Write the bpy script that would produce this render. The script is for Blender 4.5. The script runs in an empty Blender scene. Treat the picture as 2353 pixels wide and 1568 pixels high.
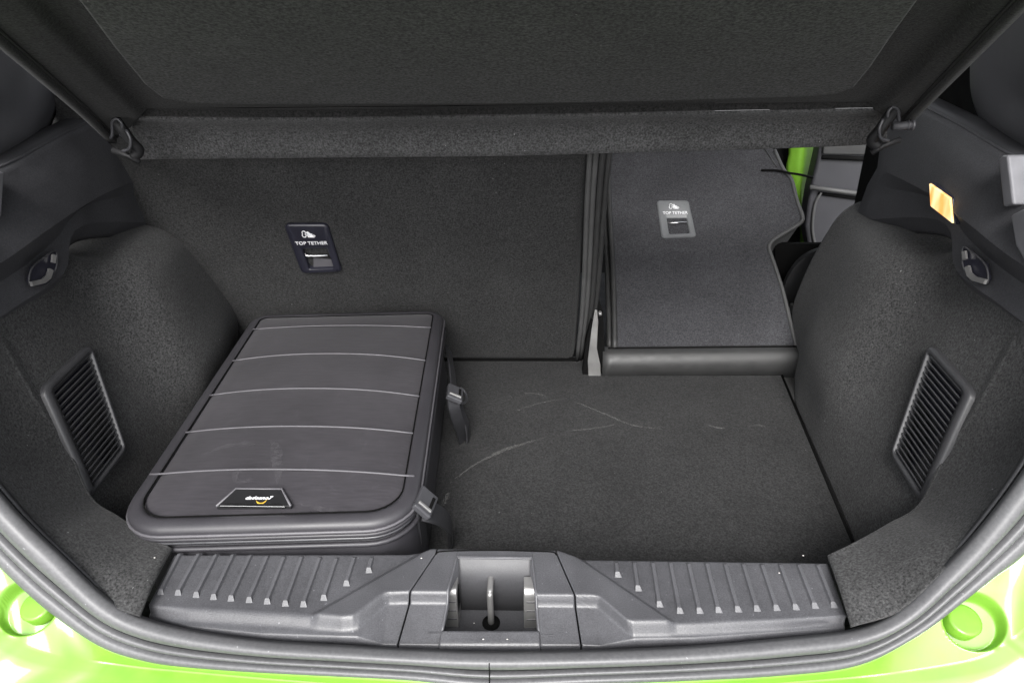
import bpy, bmesh, math, random
import numpy as np
from mathutils import Vector, Matrix
random.seed(7)
D2R = math.radians
S = bpy.context.scene
COL = S.collection

# ------------------------------------------------------------------ camera
CAMX, TH, PS, RO, FPX = .0466, .5103, -.0393, -.0187, 1568.
fw = Vector((math.sin(PS)*math.cos(TH), math.cos(PS)*math.cos(TH), -math.sin(TH)))
r0 = Vector((math.cos(PS), -math.sin(PS), 0)); u0 = r0.cross(fw)
RV = r0*math.cos(RO)+u0*math.sin(RO); UV = -r0*math.sin(RO)+u0*math.cos(RO)
CP = Vector((CAMX, 0, .72))
cam = bpy.data.cameras.new('camera'); cam.lens = 24.0; cam.sensor_width = 36
cam.clip_start = .01; cam.clip_end = 200
co = bpy.data.objects.new('camera', cam); COL.objects.link(co)
co.matrix_world = Matrix(((RV.x, UV.x, -fw.x, CP.x), (RV.y, UV.y, -fw.y, CP.y), (RV.z, UV.z, -fw.z, CP.z), (0, 0, 0, 1)))
S.camera = co
# ------------------------------------------------------------------ sky, sun, exposure
SUN_EL, SUN_AZ = 44, 184     # sun behind the camera, a little to the left
W = bpy.data.worlds.new('World'); S.world = W; W.use_nodes = True
wn = W.node_tree; wn.nodes.clear()
sky = wn.nodes.new('ShaderNodeTexSky'); sky.sky_type = 'NISHITA'; sky.sun_disc = False
sky.sun_elevation = D2R(SUN_EL); sky.sun_rotation = D2R(SUN_AZ)
sky.air_density = 1.0; sky.dust_density = 3.0; sky.ozone_density = 1.0
hs = wn.nodes.new('ShaderNodeHueSaturation'); hs.inputs['Saturation'].default_value = .18
bg = wn.nodes.new('ShaderNodeBackground'); bg.inputs[1].default_value = .15
wo = wn.nodes.new('ShaderNodeOutputWorld')
wn.links.new(sky.outputs[0], hs.inputs['Color']); wn.links.new(hs.outputs[0], bg.inputs[0]); wn.links.new(bg.outputs[0], wo.inputs[0])
sl = bpy.data.lights.new('sun', 'SUN'); sl.energy = 1.5; sl.angle = D2R(22); sl.color = (1, .985, .965)
so = bpy.data.objects.new('sun', sl); COL.objects.link(so)
az = D2R(SUN_AZ)
sd = Vector((math.sin(az)*math.cos(D2R(SUN_EL)), math.cos(az)*math.cos(D2R(SUN_EL)), math.sin(D2R(SUN_EL))))
so.rotation_euler = sd.to_track_quat('Z', 'Y').to_euler()
S.view_settings.view_transform = 'Standard'; S.view_settings.look = 'None'
S.view_settings.gamma = 1; S.view_settings.exposure = 1.45; S.view_settings.use_curve_mapping = False

# ------------------------------------------------------------------ helpers: photograph point -> point on a real surface
def ray(px, py): return fw + RV*((px-1176)/FPX) - UV*((py-784)/FPX)
def U(px, py, x=None, y=None, z=None):
    v = ray(px, py)
    t = (x-CP.x)/v.x if x is not None else ((y-CP.y)/v.y if y is not None else (z-CP.z)/v.z)
    return CP+v*t
def UP(px, py, p, n):
    v = ray(px, py); n = Vector(n); return CP+v*((Vector(p)-CP).dot(n)/v.dot(n))
def US(px, py, g):
    v = ray(px, py); lo, hi = .05, 3.
    for _ in range(50):
        m = (lo+hi)/2
        if g(CP+v*m) < 0: lo = m
        else: hi = m
    return CP+v*lo

def tag(o, label=None, cat=None, group=None, kind=None):
    for k, v in (('label', label), ('category', cat), ('group', group), ('kind', kind)):
        if v: o[k] = v
    return o
def empty(name, loc, label, cat, group=None):
    o = bpy.data.objects.new(name, None); COL.objects.link(o); o.location = loc; o.empty_display_size = .05
    return tag(o, label, cat, group)
def link(name, me, mat, parent=None):
    o = bpy.data.objects.new(name, me); COL.objects.link(o)
    if mat is not None and not me.materials: me.materials.append(mat)
    if parent is not None:
        o.parent = parent
        p = parent; t = Vector((0, 0, 0))
        while p is not None: t += p.location; p = p.parent
        me.transform(Matrix.Translation(-t))
    return o
def mesh(name, vs, fs, mat, parent=None, smooth=True, recalc=True):
    me = bpy.data.meshes.new(name); me.from_pydata([tuple(v) for v in vs], [], fs)
    if recalc:
        bm = bmesh.new(); bm.from_mesh(me); bmesh.ops.recalc_face_normals(bm, faces=bm.faces); bm.to_mesh(me); bm.free()
    if smooth:
        me.polygons.foreach_set('use_smooth', [True]*len(me.polygons))
    me.update()
    return link(name, me, mat, parent)
def mod(o, kind, **kw):
    m = o.modifiers.new(kind.lower(), kind)
    for k, v in kw.items(): setattr(m, k, v)
    return m
def sharp(o, ang=35):
    me = o.data
    bm = bmesh.new(); bm.from_mesh(me)
    for e in bm.edges:
        if len(e.link_faces) == 2 and e.calc_face_angle(0) > D2R(ang): e.smooth = False
    bm.to_mesh(me); bm.free(); return o
def cr(p0, p1, p2, p3, t):
    return .5*((2*p1)+(p2-p0)*t+(2*p0-5*p1+4*p2-p3)*t*t+(3*p1-p0-3*p2+p3)*t**3)
def spline(P, n, closed=False):
    P = [np.array(p, float) for p in P]; out = []; m = len(P)
    for i in range(m if closed else m-1):
        if closed: a, b, c, d = P[(i-1) % m], P[i], P[(i+1) % m], P[(i+2) % m]
        else: b, c = P[i], P[i+1]; a = P[i-1] if i else 2*b-c; d = P[i+2] if i+2 < m else 2*c-b
        for k in range(n): out.append(cr(a, b, c, d, k/n))
    if not closed: out.append(P[-1])
    return out
def lin(P, n):
    P = [np.array(p, float) for p in P]; out = []
    for i in range(len(P)-1):
        for k in range(n): out.append(P[i]+(P[i+1]-P[i])*k/n)
    out.append(P[-1]); return out
def grid(rows, closed_u=False, closed_v=False):
    nr, nc = len(rows), len(rows[0]); vs = [p for r in rows for p in r]; fs = []
    for i in range(nr if closed_v else nr-1):
        for j in range(nc if closed_u else nc-1):
            i2, j2 = (i+1) % nr, (j+1) % nc
            fs.append((i*nc+j, i*nc+j2, i2*nc+j2, i2*nc+j))
    return vs, fs
def surf(name, ctrl, mat, parent, nu=6, nv=6, thick=.003, fu=spline, fv=spline, off=0):
    rows = [fu([tuple(p) for p in r], nu) for r in ctrl]
    cols = list(zip(*rows)); cols = [fv(c, nv) for c in cols]
    rows = list(zip(*cols))
    vs, fs = grid(rows)
    o = mesh(name, vs, fs, mat, parent)
    if thick: mod(o, 'SOLIDIFY', thickness=thick, offset=off)
    return o
def frames(P, closed=False, up=None):
    P = [Vector(p) for p in P]; n = len(P); T = []
    for i in range(n):
        a = P[(i-1) % n] if (closed or i) else P[0]; b = P[(i+1) % n] if (closed or i < n-1) else P[-1]
        T.append((b-a).normalized())
    if up is None: up = Vector((0, 0, 1)) if abs(T[0].z) < .9 else Vector((0, 1, 0))
    N = []; u = Vector(up)
    for i in range(n):
        w = up if not callable(up) else up(i)
        nn = (u - T[i]*u.dot(T[i])).normalized(); N.append(nn); u = nn
    return P, T, N
def sweep(name, path, prof, mat, parent=None, closed=False, up=None, ups=None, cap=True, smooth=True):
    """prof = list of (side, normal) offsets, closed loop"""
    P, T, N = frames(path, closed, up)
    if ups: N = [(Vector(w)-t*Vector(w).dot(t)).normalized() for w, t in zip(ups, T)]
    rows = []
    for p, t, n in zip(P, T, N):
        b = t.cross(n); rows.append([p+b*a+n*c for a, c in prof])
    vs, fs = grid(rows, closed_u=True, closed_v=closed)
    if cap and not closed:
        m = len(prof); fs.append(tuple(range(m))); fs.append(tuple(len(vs)-m+i for i in range(m)))
    return mesh(name, vs, fs, mat, parent, smooth)
def circ(r, n=8, ry=None): return [(r*math.cos(2*math.pi*i/n), (ry or r)*math.sin(2*math.pi*i/n)) for i in range(n)]
def tube(name, path, r, mat, parent=None, closed=False, n=8, ry=None, up=None):
    return sweep(name, path, circ(r, n, ry), mat, parent, closed, up)
def ribbon(name, path, w, h, mat, parent=None, up=None, closed=False):
    return sharp(sweep(name, path, [(-w/2, -h/2), (w/2, -h/2), (w/2, h/2), (-w/2, h/2)], mat, parent, closed, up), 50)
def prism(name, pts, n, depth, mat, parent=None, bevel=0, both=0):
    """solid plate: outline pts, front shifted +n*both, back -n*depth"""
    n = Vector(n).normalized(); m = len(pts)
    a = [Vector(p)+n*both for p in pts]; b = [Vector(p)-n*depth for p in pts]
    fs = [tuple(range(m)), tuple(range(2*m-1, m-1, -1))]+[(i, i+m, (i+1) % m+m, (i+1) % m) for i in range(m)]
    o = mesh(name, a+b, fs, mat, parent, smooth=False)
    if bevel:
        mod(o, 'BEVEL', width=bevel, segments=3, limit_method='ANGLE', angle_limit=D2R(40))
        o.data.polygons.foreach_set('use_smooth', [True]*len(o.data.polygons))
        mod(o, 'WEIGHTED_NORMAL')
    return o
def box(name, c, s, mat, parent=None, bevel=.001, rot=None):
    vs = [Vector((x*s[0]/2, y*s[1]/2, z*s[2]/2)) for x in (-1, 1) for y in (-1, 1) for z in (-1, 1)]
    if rot is not None: vs = [rot @ v for v in vs]
    vs = [v+Vector(c) for v in vs]
    fs = [(0, 1, 3, 2), (4, 6, 7, 5), (0, 4, 5, 1), (2, 3, 7, 6), (0, 2, 6, 4), (1, 5, 7, 3)]
    o = mesh(name, vs, fs, mat, parent, smooth=False)
    if bevel: mod(o, 'BEVEL', width=bevel, segments=2)
    return o
def rrect(hw, hl, r, n=8, rf=None):
    """rounded rectangle; r = near corner radius (b<0), rf = far radius"""
    rf = rf or r; out = []
    for cx, cy, a0, q in ((hw, hl, 0, rf), (-hw, hl, 90, rf), (-hw, -hl, 180, r), (hw, -hl, 270, r)):
        for k in range(n+1):
            a = D2R(a0+90*k/n); sx = 1 if cx > 0 else -1; sy = 1 if cy > 0 else -1
            out.append((cx-sx*q+q*math.cos(a), cy-sy*q+q*math.sin(a)))
    return out
def sst(a, b, x):
    t = min(1, max(0, (x-a)/(b-a))); return t*t*(3-2*t)

# ------------------------------------------------------------------ materials
def nodes(name):
    m = bpy.data.materials.new(name); m.use_nodes = True; nt = m.node_tree
    b = nt.nodes['Principled BSDF']; return m, nt, b
def noise(nt, scale, detail=2, rough=.5, vec=None, stretch=None, dist=0):
    tc = nt.nodes.new('ShaderNodeTexCoord'); n = nt.nodes.new('ShaderNodeTexNoise')
    n.inputs['Scale'].default_value = scale; n.inputs['Detail'].default_value = detail
    n.inputs['Roughness'].default_value = rough; n.inputs['Distortion'].default_value = dist
    if stretch:
        mp = nt.nodes.new('ShaderNodeMapping'); mp.inputs['Scale'].default_value = stretch
        nt.links.new(tc.outputs['Object'], mp.inputs[0]); nt.links.new(mp.outputs[0], n.inputs[0])
    else: nt.links.new(tc.outputs['Object'], n.inputs[0])
    return n.outputs['Fac']
def rng(nt, s, a, b, c, d):
    m = nt.nodes.new('ShaderNodeMapRange'); nt.links.new(s, m.inputs[0])
    for i, v in enumerate((a, b, c, d)): m.inputs[i+1].default_value = v
    return m.outputs[0]
def mul(nt, a, b, op='MULTIPLY'):
    m = nt.nodes.new('ShaderNodeMath'); m.operation = op
    for i, v in enumerate((a, b)):
        if isinstance(v, (int, float)): m.inputs[i].default_value = v
        else: nt.links.new(v, m.inputs[i])
    return m.outputs[0]
def colmul(nt, col, fac):
    m = nt.nodes.new('ShaderNodeVectorMath'); m.operation = 'SCALE'
    m.inputs[0].default_value = col; nt.links.new(fac, m.inputs['Scale']); return m.outputs[0]
def bump(nt, b, h, strength, dist):
    n = nt.nodes.new('ShaderNodeBump'); n.inputs['Strength'].default_value = strength; n.inputs['Distance'].default_value = dist
    nt.links.new(h, n.inputs['Height']); nt.links.new(n.outputs[0], b.inputs['Normal'])
def carpet(name, col, sc=420, lo=.2, hi=2.0, lint=True):
    m, nt, b = nodes(name)
    f = noise(nt, sc, 3, .65); f2 = noise(nt, 9, 3, .6)
    f4 = noise(nt, sc*.42, 2, .6)
    v = mul(nt, mul(nt, rng(nt, f, .3, .7, lo, hi), rng(nt, f2, .3, .7, .86, 1.14)), rng(nt, f4, .3, .7, .88, 1.12))
    if lint:
        l = noise(nt, 210, 1, .5); l = rng(nt, l, .80, .82, 0, 4.0); v = mul(nt, v, l, 'ADD')
    nt.links.new(colmul(nt, col, v), b.inputs['Base Color'])
    b.inputs['Roughness'].default_value = .95; b.inputs['Specular IOR Level'].default_value = .15
    b.inputs['Sheen Weight'].default_value = .08; b.inputs['Sheen Roughness'].default_value = .5
    bump(nt, b, f, .6, .0012); return m
def plastic(name, col, rough=.5, grain=900, gb=.35, spec=.5, var=.12, dust=0):
    m, nt, b = nodes(name)
    f = noise(nt, grain, 2, .5); f2 = noise(nt, 14, 4, .6)
    v = mul(nt, rng(nt, f, .3, .7, 1-var*1.2, 1+var*1.2), rng(nt, f2, .3, .7, 1-var, 1+var))
    if dust:
        l = noise(nt, 260, 1, .5); v = mul(nt, v, rng(nt, l, .76, .79, 0, dust), 'ADD')
    nt.links.new(colmul(nt, col, v), b.inputs['Base Color'])
    nt.links.new(rng(nt, f2, .3, .7, rough*.88, rough*1.12), b.inputs['Roughness'])
    b.inputs['Specular IOR Level'].default_value = spec
    if gb: bump(nt, b, f, gb, .0004)
    return m
def simple(name, col, rough, metal=0, spec=.5, coat=0, emis=None, es=0):
    m, nt, b = nodes(name)
    f = noise(nt, 40, 3, .6)
    nt.links.new(colmul(nt, col, rng(nt, f, .3, .7, .9, 1.1)), b.inputs['Base Color'])
    nt.links.new(rng(nt, f, .3, .7, rough*.85, min(1, rough*1.15)), b.inputs['Roughness'])
    b.inputs['Metallic'].default_value = metal; b.inputs['Specular IOR Level'].default_value = spec
    b.inputs['Coat Weight'].default_value = coat; b.inputs['Coat Roughness'].default_value = .05
    if emis: b.inputs['Emission Color'].default_value = (*emis, 1); b.inputs['Emission Strength'].default_value = es
    return m
M = {}
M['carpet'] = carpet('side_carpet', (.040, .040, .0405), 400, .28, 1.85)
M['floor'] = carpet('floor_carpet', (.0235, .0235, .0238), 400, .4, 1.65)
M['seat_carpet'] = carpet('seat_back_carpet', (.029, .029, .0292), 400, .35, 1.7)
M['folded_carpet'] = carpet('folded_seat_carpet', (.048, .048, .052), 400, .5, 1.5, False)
M['shelf'] = carpet('shaded_shelf_felt', (.023, .023, .023), 380, .3, 1.8, True)  # darker than the inset felt, recess shade put into the colour
M['hem'] = carpet('lit_hem_felt', (.072, .072, .073), 380, .3, 1.75, True)  # same felt as the underside, lightened for the light the hem catches
M['shelf_in'] = carpet('shelf_inset_felt', (.030, .030, .030), 320, .1, 2.2, True)
M['trim'] = plastic('dark_trim_plastic', (.044, .044, .048), .55, 700, .5, .5, .18)
M['upper'] = plastic('upper_trim_plastic', (.050, .050, .055), .6, 500, .6, .45, .2)
M['pillar'] = plastic('pillar_plastic', (.085, .085, .092), .5, 900, .3, .5)
M['flange'] = simple('lit_flange_plastic', (.13, .13, .14), .5)  # trim plastic with the outside light painted into its colour
M['sill'] = plastic('sill_plastic', (.070, .070, .076), .38, 800, .5, .5, .2, 1.2)
M['sill_rib'] = plastic('sill_rib_plastic', (.088, .088, .095), .38, 800, .3, .5, .15)
M['trim_mid'] = plastic('pocket_plastic', (.050, .050, .054), .5, 800, .3, .5, .12)
M['rubber'] = plastic('seal_rubber', (.098, .098, .102), .45, 300, .15, .5, .1, 1.0)
M['vent'] = plastic('vent_plastic', (.042, .042, .045), .45, 900, .2, .5)
M['black'] = simple('matt_black', (.006, .006, .007), .7)
M['gap'] = simple('gap_black', (.004, .004, .004), .9, spec=.1)
M['metal'] = simple('zinc_metal', (.36, .355, .35), .36, .7)
M['bright'] = simple('bright_metal', (.8, .8, .8), .22, 1)
M['paint'] = simple('green_paint', (.15, .33, .028), .45, 0, .45, .35)
M['label'] = plastic('tether_plastic', (.018, .018, .028), .4, 900, .15)
M['label_grey'] = plastic('tether_plastic_grey', (.16, .165, .17), .35, 900, .15)  # paler grey than the other tether plate
M['white'] = simple('white_print', (.8, .8, .82), .5)
M['edge'] = simple('grey_edge_binding', (.07, .07, .07), .6)
M['edge2'] = simple('seat_end_vinyl', (.034, .034, .034), .5)
M['webbing'] = plastic('webbing', (.022, .022, .025), .6, 1500, .4)
M['buckle'] = simple('buckle_plastic', (.05, .05, .055), .3)
M['doorp'] = plastic('door_card', (.036, .036, .041), .55, 500, .3)
M['tailgate'] = simple('tailgate_inner_plastic', (.03, .03, .03), .6)
M['yellow'] = simple('yellow_mark', (.85, .52, .06), .4)
# suitcase nylon: fine streaks across
m, nt, b = nodes('case_nylon')
f = noise(nt, 300, 3, .6, stretch=(.12, 1, 1)); f2 = noise(nt, 7, 3, .6); f3 = noise(nt, 22, 4, .7, dist=1.5)
v = mul(nt, rng(nt, f, .3, .7, .82, 1.18), rng(nt, f2, .3, .7, .85, 1.15))
v = mul(nt, v, rng(nt, f3, .62, .8, 0, .5), 'ADD')
nt.links.new(colmul(nt, (.033, .0305, .035), v), b.inputs['Base Color'])
nt.links.new(rng(nt, f2, .3, .7, .42, .55), b.inputs['Roughness']); b.inputs['Specular IOR Level'].default_value = .42
b.inputs['Sheen Weight'].default_value = .12
bump(nt, b, f, .25, .0005); M['nylon'] = m
M['case_rim'] = plastic('case_rim', (.034, .0325, .037), .45, 1200, .2)
M['case_rib'] = simple('case_rib_piping', (.085, .082, .09), .45)
M['case_body'] = plastic('case_side_fabric', (.024, .023, .027), .6, 1200, .4)
M['zip'] = plastic('zip_tape', (.012, .012, .013), .5, 2200, .8)
# lamp lens
m, nt, b = nodes('lamp_lens')
tc = nt.nodes.new('ShaderNodeTexCoord')
g = noise(nt, 60, 1, .4, stretch=(1, 1, .3))
mx = nt.nodes.new('ShaderNodeMix'); mx.data_type = 'RGBA'; nt.links.new(rng(nt, g, .35, .6, 0, 1), mx.inputs[0])
mx.inputs[6].default_value = (1, .36, .07, 1); mx.inputs[7].default_value = (1, .78, .42, 1)
nt.links.new(mx.outputs[2], b.inputs['Emission Color']); b.inputs['Emission Strength'].default_value = .46
b.inputs['Base Color'].default_value = (.5, .35, .15, 1); b.inputs['Roughness'].default_value = .2
M['lamp'] = m
# faint scuffs: broken pale powder lines
m, nt, b = nodes('scuff_powder')
b.inputs['Base Color'].default_value = (.16, .16, .155, 1); b.inputs['Roughness'].default_value = .95
nt.links.new(rng(nt, noise(nt, 320, 3, .7), .35, .75, 0, .75), b.inputs['Alpha']); M['scuff'] = m
m, nt, b = nodes('sky_grit'); b.inputs['Base Color'].default_value = (.6, .58, .55, 1); b.inputs['Roughness'].default_value = .8; M['grit'] = m

# ------------------------------------------------------------------ the car (root)
car = empty('car', (0, .45, 0), 'bright green car seen into its open boot, black carpeted load bay and grey ribbed sill', 'car')

# ---- floor (setting)
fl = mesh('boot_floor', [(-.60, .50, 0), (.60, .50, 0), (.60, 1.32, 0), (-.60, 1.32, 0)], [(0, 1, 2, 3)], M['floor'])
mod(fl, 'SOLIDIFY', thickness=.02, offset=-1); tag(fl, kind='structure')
def seamline(side): return [U(1800, 862, z=.001), U(1960, 1245, z=.001)]
# load board: a slightly raised carpeted board with its edge at the seam
a, b_ = U(1797, 862, z=.004), U(1962, 1250, z=.004)
e = (a-b_); a2 = a+e*.12; b2 = b_-e*.3
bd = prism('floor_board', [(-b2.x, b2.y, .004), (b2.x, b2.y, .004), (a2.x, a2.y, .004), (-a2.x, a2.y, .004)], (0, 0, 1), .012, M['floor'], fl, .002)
tube('board_seam', [a2+Vector((-.001, 0, .0005)), b2+Vector((-.001, 0, .0005))], .0022, M['gap'], fl, n=5)
def scuff(pts, w):
    P = spline([tuple(U(x, y, z=.0046)) for x, y in pts], 8)
    L = []; R_ = []
    for i, p in enumerate(P):
        a = Vector(P[max(i-1, 0)]); c = Vector(P[min(i+1, len(P)-1)]); t = (c-a).normalized()
        nrm = Vector((-t.y, t.x, 0)); k = w*(.35+.65*math.sin(math.pi*(i+.5)/len(P)))*(.8+.4*random.random())
        L.append(Vector(p)+nrm*k/2); R_.append(Vector(p)-nrm*k/2)
    vs, fs = grid([L, R_]); mesh('scuff_mark', vs, fs, M['scuff'], fl, recalc=False)
scuff([(1030, 1112), (1085, 1070), (1140, 1042), (1190, 1022), (1250, 1005)], .004)
scuff([(1130, 1043), (1165, 1030), (1205, 1018)], .008)
scuff([(1320, 922), (1390, 950), (1450, 975), (1520, 985)], .0035)
scuff([(1300, 990), (1370, 982), (1440, 970)], .003)
scuff([(1205, 903), (1230, 903), (1255, 910)], .004)
scuff([(1180, 945), (1240, 925), (1300, 915)], .0025)
scuff([(1625, 975), (1645, 981), (1665, 983)], .005)
scuff([(1715, 978), (1740, 976), (1765, 980)], .003)
scuff([(1010, 1165), (1022, 1150), (1030, 1130)], .008)

# ---- sill trim (heightfield, three pieces round the latch cover)
ZT = .130
def P13(px, py, z=ZT): return U(px, py, z=z)
def curve_xy(pts, z): 
    q = sorted([(P13(x, y, z).x, P13(x, y, z).y) for x, y in pts]); X = [a[0] for a in q]; Y = [a[1] for a in q]
    return lambda x: float(np.interp(x, X, Y))
ZL = .113
R1 = curve_xy([(341, 1383), (420, 1386), (668, 1398), (785, 1411), (812, 1408), (882, 1358), (938, 1356), (1015, 1357), (1236, 1364), (1352, 1364), (1378, 1368), (1440, 1421), (1571, 1421), (1934, 1408)], ZT)
R2 = curve_xy([(341, 1397), (360, 1412), (430, 1430), (600, 1442), (785, 1452), (822, 1450), (893, 1385), (1015, 1384), (1236, 1391), (1372, 1393), (1455, 1464), (1600, 1460), (1800, 1446), (1900, 1430), (1945, 1418)], ZL+.005)
R3 = curve_xy([(322, 1410), (440, 1443), (600, 1459), (785, 1466), (910, 1466), (1335, 1469), (1450, 1473), (1600, 1470), (1800, 1456), (1958, 1441)], ZL)
FAR = curve_xy([(395, 1262), (930, 1261), (985, 1254), (1290, 1258), (1330, 1273), (1905, 1281)], ZT)
dl = (P13(975, 1262), P13(745, 1392)); dr = (P13(1322, 1272), P13(1505, 1396))
def sidedist(p, x, y):
    a, b = p; t = (b-a); n = Vector((-t.y, t.x)).normalized(); return (Vector((x, y))-Vector((a.x, a.y))).dot(n)
sl0 = sidedist(dl, 0, .5) > 0; sr0 = sidedist(dr, 0, .5) > 0
def hill(x, y):
    a = sidedist(dl, x, y)*(1 if sl0 else -1); b = sidedist(dr, x, y)*(1 if sr0 else -1)
    d = min(a, b); return ZT-.0045*(1-sst(-.004, .004, d))
def plate(name, xl, xr, nx, parent, gapl=0, gapr=0, hole=None, lift=0):
    """xl(y), xr(y) edge lines; rows run from far edge to front edge"""
    rows = []; T = list(np.linspace(0, 1, 22))
    def prof(u, y_far, y1, y2, y3): pass
    nr = 60
    rows = [[] for _ in range(nr+1)]
    xs = []
    for j in range(nx+1):
        s = j/nx
        # column starts at far edge x and slides along the edge lines
        col = []
        x = (1-s)*(xl(.55)+gapl)+s*(xr(.55)-gapr)
        yf = FAR(x)
        y3 = R3((1-s)*(xl(.45)+gapl)+s*(xr(.45)-gapr))
        for i in range(nr+1):
            q = i/nr
            y = yf+(y3-yf)*q
            x = (1-s)*(xl(y)+gapl)+s*(xr(y)-gapr)
            y1, y2 = R1(x), R2(x)
            if y >= y1: z = hill(x, y)
            elif y >= y2:
                k = sst(0, 1, (y1-y)/max(1e-4, y1-y2)); z = hill(x, y1)*(1-k)+(ZL+.004)*k
            else: z = ZL+.004-.34*(y2-y)
            z -= .006*max(0, 1-(yf-y)/.005)**2
            col.append(Vector((x, y, z+lift)))
        col = [col[0]-Vector((0, -.002, .04))]+col+[col[-1]-Vector((0, .001, .006)), col[-1]-Vector((0, .001, .03))]
        xs.append(col)
    fs = []; n = len(xs[0]); vs = [p for c in xs for p in c]
    for j in range(nx):
        for i in range(n-1):
            c = sum((xs[j+a][i+b] for a in (0, 1) for b in (0, 1)), Vector())/4
            if hole and hole(c): continue
            fs.append((j*n+i, j*n+i+1, (j+1)*n+i+1, (j+1)*n+i))
    o = mesh(name, vs, fs, M['sill'], parent); mod(o, 'SOLIDIFY', thickness=.003, offset=-1)
    return o
def linex(pa, pb, z=ZT):
    a, b = P13(*pa, z), P13(*pb, z); return lambda y: a.x+(b.x-a.x)*(y-a.y)/(b.y-a.y)
XL = linex((402, 1262), (330, 1400)); XR = linex((1900, 1280), (1953, 1430))
def coverx(far, mid, near):
    A = [P13(*far), P13(*mid), P13(*near, ZL+.002)]; Y = [p.y for p in A][::-1]; X = [p.x for p in A][::-1]
    return lambda y: float(np.interp(y, Y, X))
CL = coverx((1003, 1268), (942, 1358), (912, 1462)); CR = coverx((1281, 1268), (1338, 1366), (1333, 1466))
CR = coverx((1277, 1268), (1320, 1366), (1335, 1466))
sill = plate('sill_trim', XL, lambda y: CL(y), 190, car, 0, .0012)
sill2 = plate('sill_trim', lambda y: CR(y), XR, 190, car, .0012, 0)
# pocket outline
pk = {'fl': P13(1050, 1279), 'fr': P13(1222, 1279)}
yb = (pk['fl'].y+pk['fr'].y)/2
pnl, pnr = P13(1014, 1440, ZL+.002), P13(1238, 1441, ZL+.002); yn = (pnl.y+pnr.y)/2
xpl = lambda y: pk['fl'].x+(pnl.x-pk['fl'].x)*(yb-y)/(yb-yn)
xpr = lambda y: pk['fr'].x+(pnr.x-pk['fr'].x)*(yb-y)/(yb-yn)
c1 = plate('latch_cover', CL, lambda y: max(CL(y)+.005, xpl(min(y, yb))), 24, car, .0006, 0)
c1.data.name = 'latch_cover'
c2 = plate('latch_cover', lambda y: min(CR(y)-.005, xpr(min(y, yb))), CR, 24, c1, 0, .0006); c2.name = 'cover_side'
c3 = plate('cover_bridge', lambda y: xpl(min(y, yb)), lambda y: xpr(min(y, yb)), 60, c1, 0, 0, hole=lambda c: yn+.0005 < c.y < yb-.0005)
ZP = .049
def zs(x, y):
    y1, y2 = R1(x), R2(x)
    if y >= y1: return ZT
    if y >= y2: k = sst(0, 1, (y1-y)/max(1e-4, y1-y2)); return ZT*(1-k)+(ZL+.004)*k
    return ZL+.004-.34*(y2-y)
rim = []
pbl, pbr = U(1057, 1395, z=ZP), U(1217, 1395, z=ZP); pfl, pfr = U(1006, 1442, z=ZP), U(1246, 1442, z=ZP)
def bx_(a, b, y): return a.x+(b.x-a.x)*(a.y-y)/(a.y-b.y)
def wall(xf):
    a, b = (pbl, pfl) if xf is xpl else (pbr, pfr)
    return [[Vector((xf(y), y, zs(xf(y), y)-.0015)) for y in np.linspace(yb, yn, 30)], [Vector((bx_(a, b, y), y, ZP)) for y in np.linspace(yb-.004, yn, 30)]]
vs, fs = grid(wall(xpl)); o = mesh('pocket_side', vs, fs, M['sill'], c1); mod(o, 'SOLIDIFY', thickness=.002)
vs, fs = grid(wall(xpr)); o = mesh('pocket_side', vs, fs, M['sill'], c1); mod(o, 'SOLIDIFY', thickness=.002)
bw = [[Vector((x, yb+.0006, ZT-.002)) for x in np.linspace(xpl(yb), xpr(yb), 20)], [Vector((x, yb-.004, ZP)) for x in np.linspace(bx_(pbl, pfl, yb-.004), bx_(pbr, pfr, yb-.004), 20)]]
vs, fs = grid(bw); o = mesh('pocket_back', vs, fs, M['trim_mid'], c1); mod(o, 'SOLIDIFY', thickness=.002)
box('pocket_floor', (0, (yb+yn)/2, ZP-.002), (.19, yb-yn+.01, .004), M['trim'], c1, 0)
box('pocket_front', (0, yn-.001, (ZP+ZL)/2), (xpr(yn)-xpl(yn)+.03, .002, ZL-ZP-.010), M['sill'], c1, 0)
# rim bead round the pocket
rimpts = [Vector((xpl(y), y, zs(xpl(y), y)+.0002)) for y in np.linspace(yn, yb, 18)]+[Vector((xpr(y), y, zs(xpr(y), y)+.0002)) for y in np.linspace(yb, yn, 18)]
tube('pocket_rim', rimpts, .0014, M['sill_rib'], c1, n=6)
tube('cover_seam', spline([tuple(U(x, y, z=ZT+.0002)) for x, y in ((1001, 1272), (1012, 1266), (1060, 1264), (1140, 1263), (1220, 1265), (1268, 1267), (1279, 1274))], 4), .0009, M['gap'], c1, n=5)
# strikers
sy = U(1130, 1420, z=ZP).y
def striker(px0, px1, ptop, pbot, name, lean):
    a = U(px0, pbot, y=sy); c = U(px1, pbot, y=sy); t = U((px0+px1)/2, ptop, y=sy)
    return a, c, t
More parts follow.
